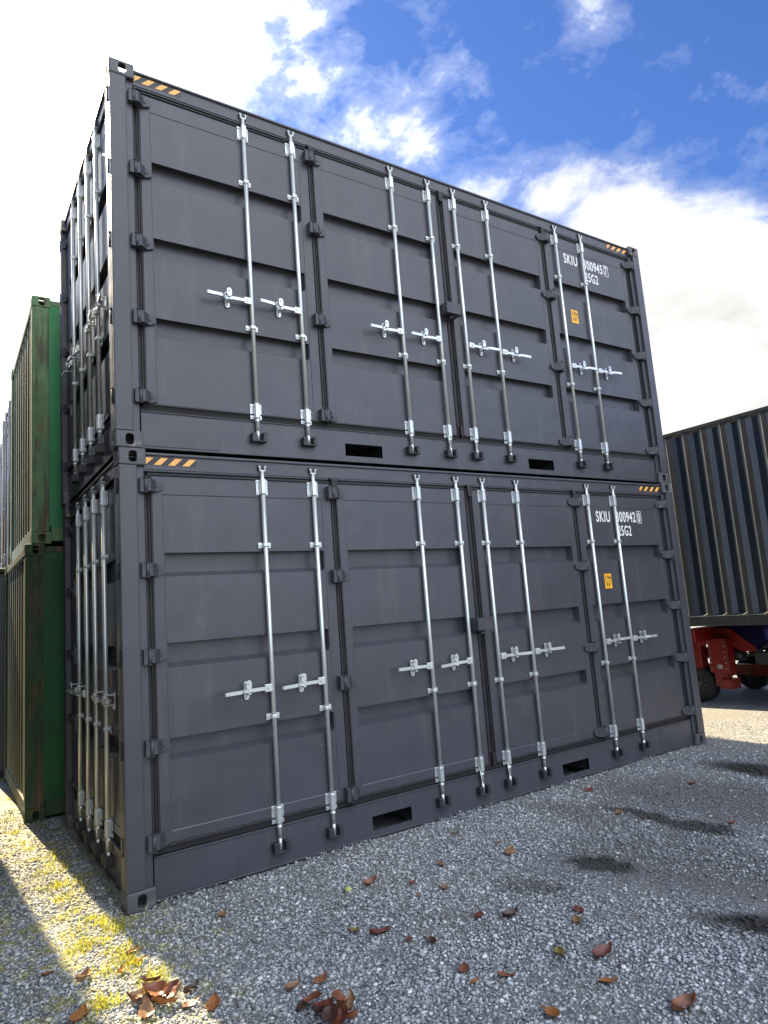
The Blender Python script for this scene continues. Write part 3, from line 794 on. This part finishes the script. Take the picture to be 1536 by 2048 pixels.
def stone_mat():
    m = bpy.data.materials.new('gravel_stones'); m.use_nodes = True; t = m.node_tree; b = t.nodes['Principled BSDF']
    P, st = stain_nodes(t)
    g = N(t, 'ShaderNodeNewGeometry')
    c = RAMP(t, g.outputs['Random Per Island'], [(0.0, (.13, .14, .15)), (.30, (.26, .28, .30)), (.65, (.38, .405, .425)), (.88, (.49, .515, .53)), (.96, (.64, .65, .64)), (1.0, (.72, .72, .69))])
    c = MIX(t, .35, c, MIX(t, 1.0, c, RAMP(t, big_noise(t, P, 260, 3), [(.3, .45), (.7, 1.5)]), 'MULTIPLY'))
    dirt = RAMP(t, big_noise(t, P, 2.6, 5, .6), [(.45, 0.0), (.75, .55)])
    c = MIX(t, dirt, c, (.14, .135, .125))
    c = MIX(t, MA(t, 'MULTIPLY', moss_mask(t, P), .55), c, (.36, .32, .07))
    c = MIX(t, MA(t, 'MULTIPLY', st, .96), c, (.020, .018, .017))
    LK(t, c, b.inputs['Base Color']); b.inputs['Roughness'].default_value = .72; b.inputs['Specular IOR Level'].default_value = .35
    return m
M['ground'] = ground_mat(); M['stone'] = stone_mat()
bm = BM()
# one sheet to the horizon, finer near the camera, very gently uneven outside the container feet
def gz(x, y):
    if -.3 < x < 6.6 and y > -.15: return 0.0
    d = 1.0
    return (.008*math.sin(x*1.7+.5)*math.cos(y*2.1) + .006*math.sin(x*3.9+y*2.7))*min(1, max(0, (-y-.15)*1.2 if -.3 < x < 6.6 else 1))
xs = list(np.arange(-6, 14, .25)); ys = list(np.arange(-6, 8, .25))
xs = [-1500, -300, -60, -20, -10] + xs + [14, 20, 40, 100, 400, 1500]; ys = [-1500, -300, -60, -20, -10] + ys + [8, 12, 25, 60, 200, 800, 1500]
G = [[bm.verts.new((x, y, gz(x, y) if abs(x) < 14 and abs(y) < 8 else 0)) for x in xs] for y in ys]
for j in range(len(ys)-1):
    for i in range(len(xs)-1): bm.faces.new((G[j][i], G[j][i+1], G[j+1][i+1], G[j+1][i]))
go = link('gravel_ground', new_mesh('gravel_ground', bm, M['ground'], True)); tag(go, kind='structure')

# loose stones
CW = np.array((-.9678, -4.5594, 1.7016)); RN = np.array(RM)
def project(p):
    v = (p-CW) @ RN; z = -v[:, 2]
    return 768+1349.76*v[:, 0]/z, 1024-1349.76*v[:, 1]/z, z
def in_ground(n):
    p = np.zeros((n, 3)); p[:, 0] = rng.uniform(-1.6, 7.2, n); p[:, 1] = rng.uniform(-3.9, 5.2, n)
    u, v, z = project(p)
    ok = (z > .3) & (u > -330) & (u < 1900) & (v < 2500) & (v > 1250)
    ok &= ~((p[:, 0] > -.02) & (p[:, 1] > np.where((p[:, 0] > .19) & (p[:, 0] < 5.87), .044, -.008)) & (p[:, 0] < 6.08))
    ok &= ~((p[:, 0] > -.25) & (p[:, 1] > 2.8))
    ok &= (p[:, 0] < 6.4) | (rng.random(n) < .4)
    ok &= (p[:, 1] < 3.5)
    d = np.hypot(p[:, 0]-CW[0], p[:, 1]-CW[1])
    ok &= rng.random(n) < np.clip((9.0-d)/5.0, .15, 1)
    return p[ok]
def sandmask(p):
    # the driven-over band with few loose stones
    d = np.abs((p[:, 0]-2.45)*.95+(p[:, 1]+1.5)*.33)
    b = np.exp(-(d/.27)**2)*(p[:, 1] < -1.1)
    d2 = np.exp(-(((p[:, 0]-4.1)/.55)**2))*(p[:, 1] < -.45)*.75
    w = .5+.5*np.sin(p[:, 0]*2.3+1.2*np.sin(p[:, 1]*3.1))*np.cos(p[:, 1]*2.7)
    return np.clip(b*.92+d2+.12*w, 0, .95)
pts = in_ground(430000)
pts = pts[rng.random(len(pts)) > sandmask(pts)]
n = len(pts)
bm = BM(); bmesh.ops.create_icosphere(bm, subdivisions=1, radius=1.0); ico = np.array([v.co[:] for v in bm.verts]); bm.verts.index_update(); fac = np.array([[v.index for v in f.verts] for f in bm.faces]); bm.free()
size = np.clip(rng.lognormal(math.log(.0056), .36, n), .0024, .0135)
V = ico[None]*(1+rng.uniform(-.30, .30, (n, 12, 1)))*size[:, None, None]*np.stack([rng.uniform(.9, 1.5, n), rng.uniform(.7, 1.1, n), rng.uniform(.5, .85, n)], -1)[:, None]
a = rng.uniform(0, 2*math.pi, n); tx = rng.uniform(-.6, .6, n)
c, s_ = np.cos(tx)[:, None], np.sin(tx)[:, None]; y, z = V[..., 1]*c-V[..., 2]*s_, V[..., 1]*s_+V[..., 2]*c; V[..., 1], V[..., 2] = y, z
c, s_ = np.cos(a)[:, None], np.sin(a)[:, None]; x, y = V[..., 0]*c-V[..., 1]*s_, V[..., 0]*s_+V[..., 1]*c; V[..., 0], V[..., 1] = x, y
gzv = np.array([gz(p[0], p[1]) for p in pts])
V[..., 0] += pts[:, 0][:, None]; V[..., 1] += pts[:, 1][:, None]; V[..., 2] += (gzv+size*rng.uniform(.1, .8, n)+np.where((pts[:, 1] > -.06) & (pts[:, 0] > .1), rng.uniform(0, .022, n)*np.clip((pts[:, 1]+.06)/.08, 0, 1)*(.6+.4*np.sin(pts[:, 0]*5.3)), 0))[:, None]
F = (fac[None]+12*np.arange(n)[:, None, None]).reshape(-1)
me = bpy.data.meshes.new('gravel_stones'); me.vertices.add(12*n); me.vertices.foreach_set('co', V.astype(np.float32).ravel())
nf = n*20; me.loops.add(nf*3); me.loops.foreach_set('vertex_index', F.astype(np.int32)); me.polygons.add(nf)
me.polygons.foreach_set('loop_start', np.arange(0, nf*3, 3, dtype=np.int32)); me.polygons.foreach_set('loop_total', np.full(nf, 3, dtype=np.int32))
me.update(calc_edges=True); me.materials.append(M['stone'])
so_ = link('gravel', me); tag(so_, 'loose grey crushed stones covering the ground', 'gravel', kind='stuff')
print('stones', n)

# grass in the sunlit strip
def grass_mat():
    m = bpy.data.materials.new('grass_blades'); m.use_nodes = True; t = m.node_tree; t.nodes.clear()
    g = N(t, 'ShaderNodeNewGeometry')
    c = RAMP(t, g.outputs['Random Per Island'], [(0.0, (.22, .26, .02)), (.5, (.42, .42, .04)), (1.0, (.60, .52, .08))])
    d = N(t, 'ShaderNodeBsdfDiffuse'); LK(t, c, d.inputs[0]); tr_ = N(t, 'ShaderNodeBsdfTranslucent'); LK(t, c, tr_.inputs[0])
    mx = N(t, 'ShaderNodeMixShader'); mx.inputs[0].default_value = .5; LK(t, d.outputs[0], mx.inputs[1]); LK(t, tr_.outputs[0], mx.inputs[2])
    o = N(t, 'ShaderNodeOutputMaterial'); LK(t, mx.outputs[0], o.inputs[0]); return m
M['grass'] = grass_mat()
def unproj(u, v, z=0.0):
    d = RN @ np.array(((u-768)/1349.76, -(v-1024)/1349.76, -1.0)); t = (z-CW[2])/d[2]; return CW+t*d
TUFT = [(100, 1735, 10, .05), (112, 1775, 40, .05), (122, 1800, 30, .05), (85, 1750, 26, .04), (106, 1720, 12, .08), (120, 1740, 8, .09), (150, 1765, 10, .07), (160, 1772, 7, .09), (172, 1785, 6, .08),
        (180, 1842, 30, .045), (200, 1850, 30, .05), (235, 1862, 46, .05), (222, 1850, 20, .05), (170, 1892, 34, .045), (190, 1888, 26, .045), (155, 1908, 24, .045), (240, 1905, 30, .045), (252, 1925, 34, .05), (215, 1942, 26, .045),
        (262, 1938, 30, .05), (318, 1952, 22, .06), (300, 1975, 14, .09), (292, 2000, 14, .09), (190, 2025, 36, .045), (218, 2010, 22, .07), (60, 1700, 30, .03), (30, 1665, 30, .03), (20, 1640, 20, .03), (70, 1720, 24, .035), (45, 1690, 24, .03),
        (120, 1710, 12, .05), (330, 1985, 10, .05), (140, 1830, 24, .035), (150, 1870, 24, .035), (265, 1890, 16, .035), (60, 1860, 30, .02), (100, 1900, 30, .02), (20, 1600, 24, .03), (10, 1560, 20, .03), (437, 1868, 9, .035)]
gv, gf = [], []
for (u, v, cnt, h) in TUFT:
    c0 = unproj(u, v)
    sprd = .042
    for i in range(int(cnt*2.6)):
        p = c0+np.array((random.gauss(0, sprd), random.gauss(0, sprd), 0)); a = random.uniform(0, 6.28); hh = h*random.uniform(.4, 1.15); w = .0016+.0012*random.random()
        dx, dy = math.cos(a), math.sin(a); lean = random.uniform(.15, .9)*hh; b0 = len(gv)
        for k, f in enumerate((0, .5, .85)):
            cx, cy, cz = p[0]+dx*lean*f*f, p[1]+dy*lean*f*f, hh*f*(1-.25*f)
            ww = w*(1-.5*f)
            gv += [(cx-dy*ww, cy+dx*ww, cz), (cx+dy*ww, cy-dx*ww, cz)]
        gv.append((p[0]+dx*lean*1.15, p[1]+dy*lean*1.15, hh*.78))
        gf += [(b0, b0+1, b0+3, b0+2), (b0+2, b0+3, b0+5, b0+4), (b0+4, b0+5, b0+6)]
me = bpy.data.meshes.new('grass'); me.from_pydata(gv, [], gf); me.materials.append(M['grass'])
tag(link('grass', me), 'short yellow green grass tufts growing in the sunlit gravel strip', 'grass', kind='stuff')

# ------------------------------------------------------------------ leaves
def leaf_mat(name, base):
    def ex(t, noise, c, b):
        f = RAMP(t, noise(60, 5, .7), [(.5, 0.0), (.7, .55)])
        return MIX(t, f, c, tuple(x*.35 for x in base))
    m = mat(name, base, .42, 0, .5, .3, 18, .0012, 90, ex); return m
M['l_rust'] = leaf_mat('russet_leaf', (.20, .072, .034)); M['l_dark'] = leaf_mat('dark_brown_leaf', (.060, .028, .020)); M['l_tan'] = leaf_mat('tan_leaf', (.24, .135, .070))
M['l_orange'] = leaf_mat('orange_leaf', (.30, .115, .030)); M['l_red'] = leaf_mat('red_brown_leaf', (.14, .040, .026)); M['l_olive'] = leaf_mat('olive_leaf', (.20, .15, .045))
def leaf_mesh(seed, L, m, curl, fold):
    r = random.Random(seed); nu, nv = 12, 7; vs = []
    ph = r.uniform(0, 6)
    for i in range(nu+1):
        u = i/nu
        wd = (math.sin(math.pi*min(1, u*1.04)**.80)**.85 if 0 < u < .96 else 0.02)*.29*L
        wd *= 1+(.10*math.sin(i*2.9+ph) if 1 < i < nu-1 else 0)
        for j in range(nv):
            q = (j/(nv-1)-.5)*2
            x = (u-.5)*L+.03*L*abs(q)*math.sin(i+ph); y = q*wd
            z = curl*L*(1.3*(u-.45)**2)+fold*abs(q)**1.4*L*.30+.025*L*math.sin(7*u+3*q+ph)+.015*L*math.sin(13*u-5*q+ph*2)
            vs.append((x, y+.05*L*math.sin(3*u+ph), z))
    fs = [(i*nv+j, i*nv+j+1, (i+1)*nv+j+1, (i+1)*nv+j) for i in range(nu) for j in range(nv-1)]
    b0 = len(vs); x0, y0, z0 = vs[nv//2]
    vs += [(x0, y0-.0012, z0), (x0, y0+.0012, z0), (x0-.22*L, y0+.03*L, z0+.03*L)]; fs.append((b0, b0+1, b0+2))
    zm = min(v[2] for v in vs); vs = [(v[0], v[1], v[2]-zm) for v in vs]
    me = bpy.data.meshes.new('fallen_leaf'); me.from_pydata(vs, [], fs); me.materials.append(M[m]); me.polygons.foreach_set('use_smooth', [True]*len(fs)); return me
LG = 'fallen leaves scattered on the gravel'
LEAVES = [  # u, v, length m, colour, curl, fold, yaw deg, label
 (444, 1834, .085, 'l_tan', .3, .5, 40, 'tan curled leaf alone on gravel, closest to the front left foot of the lower container'),
 (741, 1772, .095, 'l_rust', .9, 1.3, 10, 'russet leaf folded upright beside the pale green nut husk'),
 (826, 1768, .070, 'l_rust', .3, .5, 30, 'small flat russet leaf just right of the folded upright leaf'),
 (888, 1777, .080, 'l_tan', .5, .4, 80, 'light tan leaf lying alone right of the small russet leaves'),
 (836, 1794, .045, 'l_tan', .5, .8, 90, 'tiny tan leaf scrap just below the small flat russet leaf'),
 (708, 1865, .065, 'l_olive', .4, .7, 110, 'upright tan olive leaf left of the red brown curled leaf'),
 (760, 1870, .105, 'l_red', .8, .9, -20, 'red brown leaf curled up at both ends, middle of the gravel'),
 (819, 1881, .060, 'l_red', .3, .4, 60, 'flat red brown leaf between the curled leaf and the dark upright one'),
 (861, 1887, .070, 'l_dark', .7, 1.1, 120, 'dark brown pointed leaf standing on edge in the middle of the gravel'),
 (586, 1974, .085, 'l_tan', .6, 1.0, 20, 'tan rolled leaf just left above the big leaf heap'),
 (641, 1958, .085, 'l_rust', .4, .6, 25, 'russet leaf lying directly above the big leaf heap'),
 (958, 1837, .085, 'l_red', .3, .5, 40, 'flat maroon leaf left of the dark tented leaf'),
 (1022, 1839, .090, 'l_dark', .9, 1.4, -10, 'dark tented leaf with one lit orange side'),
 (1157, 1825, .090, 'l_red', .15, .3, 70, 'thin red leaf seen edge on, above the tan leaf'),
 (1156, 1849, .085, 'l_tan', .5, .7, 60, 'tan humped leaf directly below the thin red leaf'),
 (1122, 1913, .085, 'l_olive', .5, .8, 50, 'olive brown narrow leaf left of the long dark red leaf'),
 (1209, 1914, .120, 'l_red', .3, .9, 10, 'long dark red leaf rolled lengthwise, right part of the gravel'),
 (1218, 1967, .080, 'l_orange', .3, .5, -30, 'bright tan orange leaf below the long dark red leaf'),
 (930, 1941, .085, 'l_rust', .4, .7, 60, 'russet slanting leaf above the tiny orange leaf'),
 (1011, 1953, .075, 'l_rust', .4, .5, -60, 'broad russet leaf right of the tiny orange leaf'),
 (950, 1964, .055, 'l_orange', .4, .5, 0, 'tiny orange brown leaf between two russet leaves'),
 (1105, 2032, .085, 'l_orange', .8, .9, 100, 'orange crumpled leaf at the bottom edge of the gravel'),
 (1372, 2022, .120, 'l_rust', 1.0, 1.3, -15, 'large russet leaf with raised lobes near the bottom right corner'),
 (1240, 1935, .022, 'l_dark', .4, .5, 0, 'speck of brown leaf above the bright tan orange leaf'),
 (1020, 1706, .130, 'l_tan', .2, .2, 30, 'flat faded brown leaf pressed into the gravel, one of the farthest ones'),
 (999, 1687, .060, 'l_tan', .2, .2, 10, 'small faded leaf farthest from the camera, near the bottom rail'),
 (881, 1729, .085, 'l_tan', .15, .2, 60, 'faded tan leaf pressed into the gravel below the bar keepers'),
 (910, 1668, .060, 'l_tan', .2, .2, 100, 'small tan leaf close to the foot of the lower container side'),
 (1465, 1644, .07, 'l_rust', .2, .3, 20, 'small brown leaf at the right edge beyond the dark stains'),
 (1178, 1583, .10, 'l_red', .15, .4, 10, 'thin brown leaf near the right fork pocket'),
 (1383, 1569, .09, 'l_rust', .15, .4, 10, 'thin russet leaf in front of the far right foot of the container'),
 (1240, 1626, .10, 'l_tan', .15, .3, 40, 'pale brown leaf beside the long dark stain'),
 (95, 1953, .060, 'l_rust', .5, .8, 0, 'small rust brown leaf in the shade at the lower left'),
 (166, 1962, .105, 'l_tan', .7, 1.0, 55, 'peach coloured upright leaf at the left border of the sunlit strip'),
 (265, 1909, .080, 'l_rust', .6, .9, 40, 'upper one of two sunlit leaves amid grass tufts'),
 (243, 1946, .060, 'l_orange', .5, .9, 80, 'glowing orange leaf standing in the sunlit grass'),
 (281, 1925, .065, 'l_orange', .5, .7, 10, 'small orange leaf right of the two sunlit leaves'),
 (383, 1981, .085, 'l_dark', .7, .9, 20, 'dark leaf in shade right behind the sunlit leaf heap'),
 (383, 2010, .090, 'l_tan', .2, .3, 20, 'pale leaf lying flat at the shadow border right of the sunlit heap'),
 (428, 2016, .100, 'l_orange', .9, 1.0, 70, 'dark leaf with a glowing orange tip at the bottom, right of the sunlit strip'),
 (158, 2040, .110, 'l_orange', .4, .5, 60, 'orange leaf cut by the bottom edge in the sunlit strip'),
]
for i, (u, v, L, m, cu, fo, yaw, lab) in enumerate(LEAVES):
    p = unproj(u, v); o = link('fallen_leaf', leaf_mesh(i, L*1.08, m, cu*.45, fo*.6), None, (p[0], p[1], gz(p[0], p[1])+.008), (random.uniform(-.12, .12), random.uniform(-.12, .12), R_(yaw)))
    tag(o, lab, 'leaf', LG)
def heap(spec, labs, grp, seed):
    r = random.Random(seed)
    for i, (u, v, L, m, h) in enumerate(spec):
        lab = labs[i]
        p = unproj(u, v, h); o = link('fallen_leaf', leaf_mesh(seed+i, L*1.02, m, r.uniform(.15, .5), r.uniform(.2, .6)), None, (p[0], p[1], h), (r.uniform(-.5, .5), r.uniform(-.5, .5), r.uniform(0, 6.28)))
        tag(o, lab, 'leaf', grp)
heap([(628, 1998, .10, 'l_rust', .03), (612, 2008, .10, 'l_dark', .01), (650, 2015, .12, 'l_red', .03), (675, 2003, .12, 'l_rust', .05), (700, 2010, .11, 'l_tan', .03), (640, 2025, .11, 'l_dark', .02), (690, 2022, .12, 'l_rust', .02),
      (665, 2036, .12, 'l_dark', .03), (705, 2040, .11, 'l_rust', .02), (680, 2046, .12, 'l_red', .02)], ['russet leaf at the top left of the shaded leaf heap', 'dark leaf at the left edge of the shaded leaf heap', 'red brown leaf near the upper left of the shaded heap, beside its russet top leaf', 'russet leaf lying highest on top of the shaded leaf heap',
 'tan leaf at the right edge of the shaded leaf heap', 'dark brown leaf at the lower left of the shaded leaf heap', 'russet leaf in the right half of the shaded heap, under its top leaf', 'dark brown leaf at the bottom centre of the shaded heap', 'russet leaf at the lower right of the shaded leaf heap',
 'red brown leaf of the shaded heap lowest in the photo, cut by its bottom edge'], 'leaves of the shaded heap', 200)
heap([(300, 1965, .12, 'l_red', .04), (312, 1985, .13, 'l_rust', .05), (335, 1985, .12, 'l_red', .04), (285, 1995, .12, 'l_tan', .02), (345, 1998, .12, 'l_tan', .02), (300, 2008, .11, 'l_dark', .02), (325, 2010, .11, 'l_orange', .02), (290, 2025, .12, 'l_tan', .02),
      (270, 2004, .10, 'l_red', .02), (318, 1996, .11, 'l_dark', .03)], ['red brown leaf at the top of the sunlit leaf heap', 'russet leaf in the middle of the sunlit leaf heap, the highest lying', 'red brown leaf at the upper right of the sunlit leaf heap', 'tan leaf at the left of the sunlit leaf heap', 'tan leaf at the right edge of the sunlit leaf heap',
 'dark brown leaf in the lower left part of the sunlit heap', 'bright orange leaf at the lower right of the sunlit heap', 'tan leaf of the sunlit heap that lies lowest in the photo', 'red brown leaf at the far left edge of the sunlit heap', 'dark leaf tucked under the russet leaf in the middle of the sunlit heap'], 'leaves of the sunlit heap', 300)
# nut husk
bm = BM(); bmesh.ops.create_icosphere(bm, subdivisions=3, radius=.022)
for v in bm.verts:
    k = 1+.05*math.sin(9*v.co.x/.022)+.04*math.sin(7*v.co.y/.022+1); v.co *= k; v.co.z *= .85
    if v.co.x > .004 and abs(v.co.y-.004) < .007: v.co *= .86
p = unproj(697, 1785)
o = link('nut_husk', new_mesh('nut_husk', bm, mat('green_husk', (.42, .44, .16), .6, var=.4, vscale=60, bump=.001, bscale=150), True), None, (p[0], p[1], .018), (.3, .2, 1))
tag(o, 'pale yellow green nut husk on the gravel beside the folded russet leaf', 'nut husk')
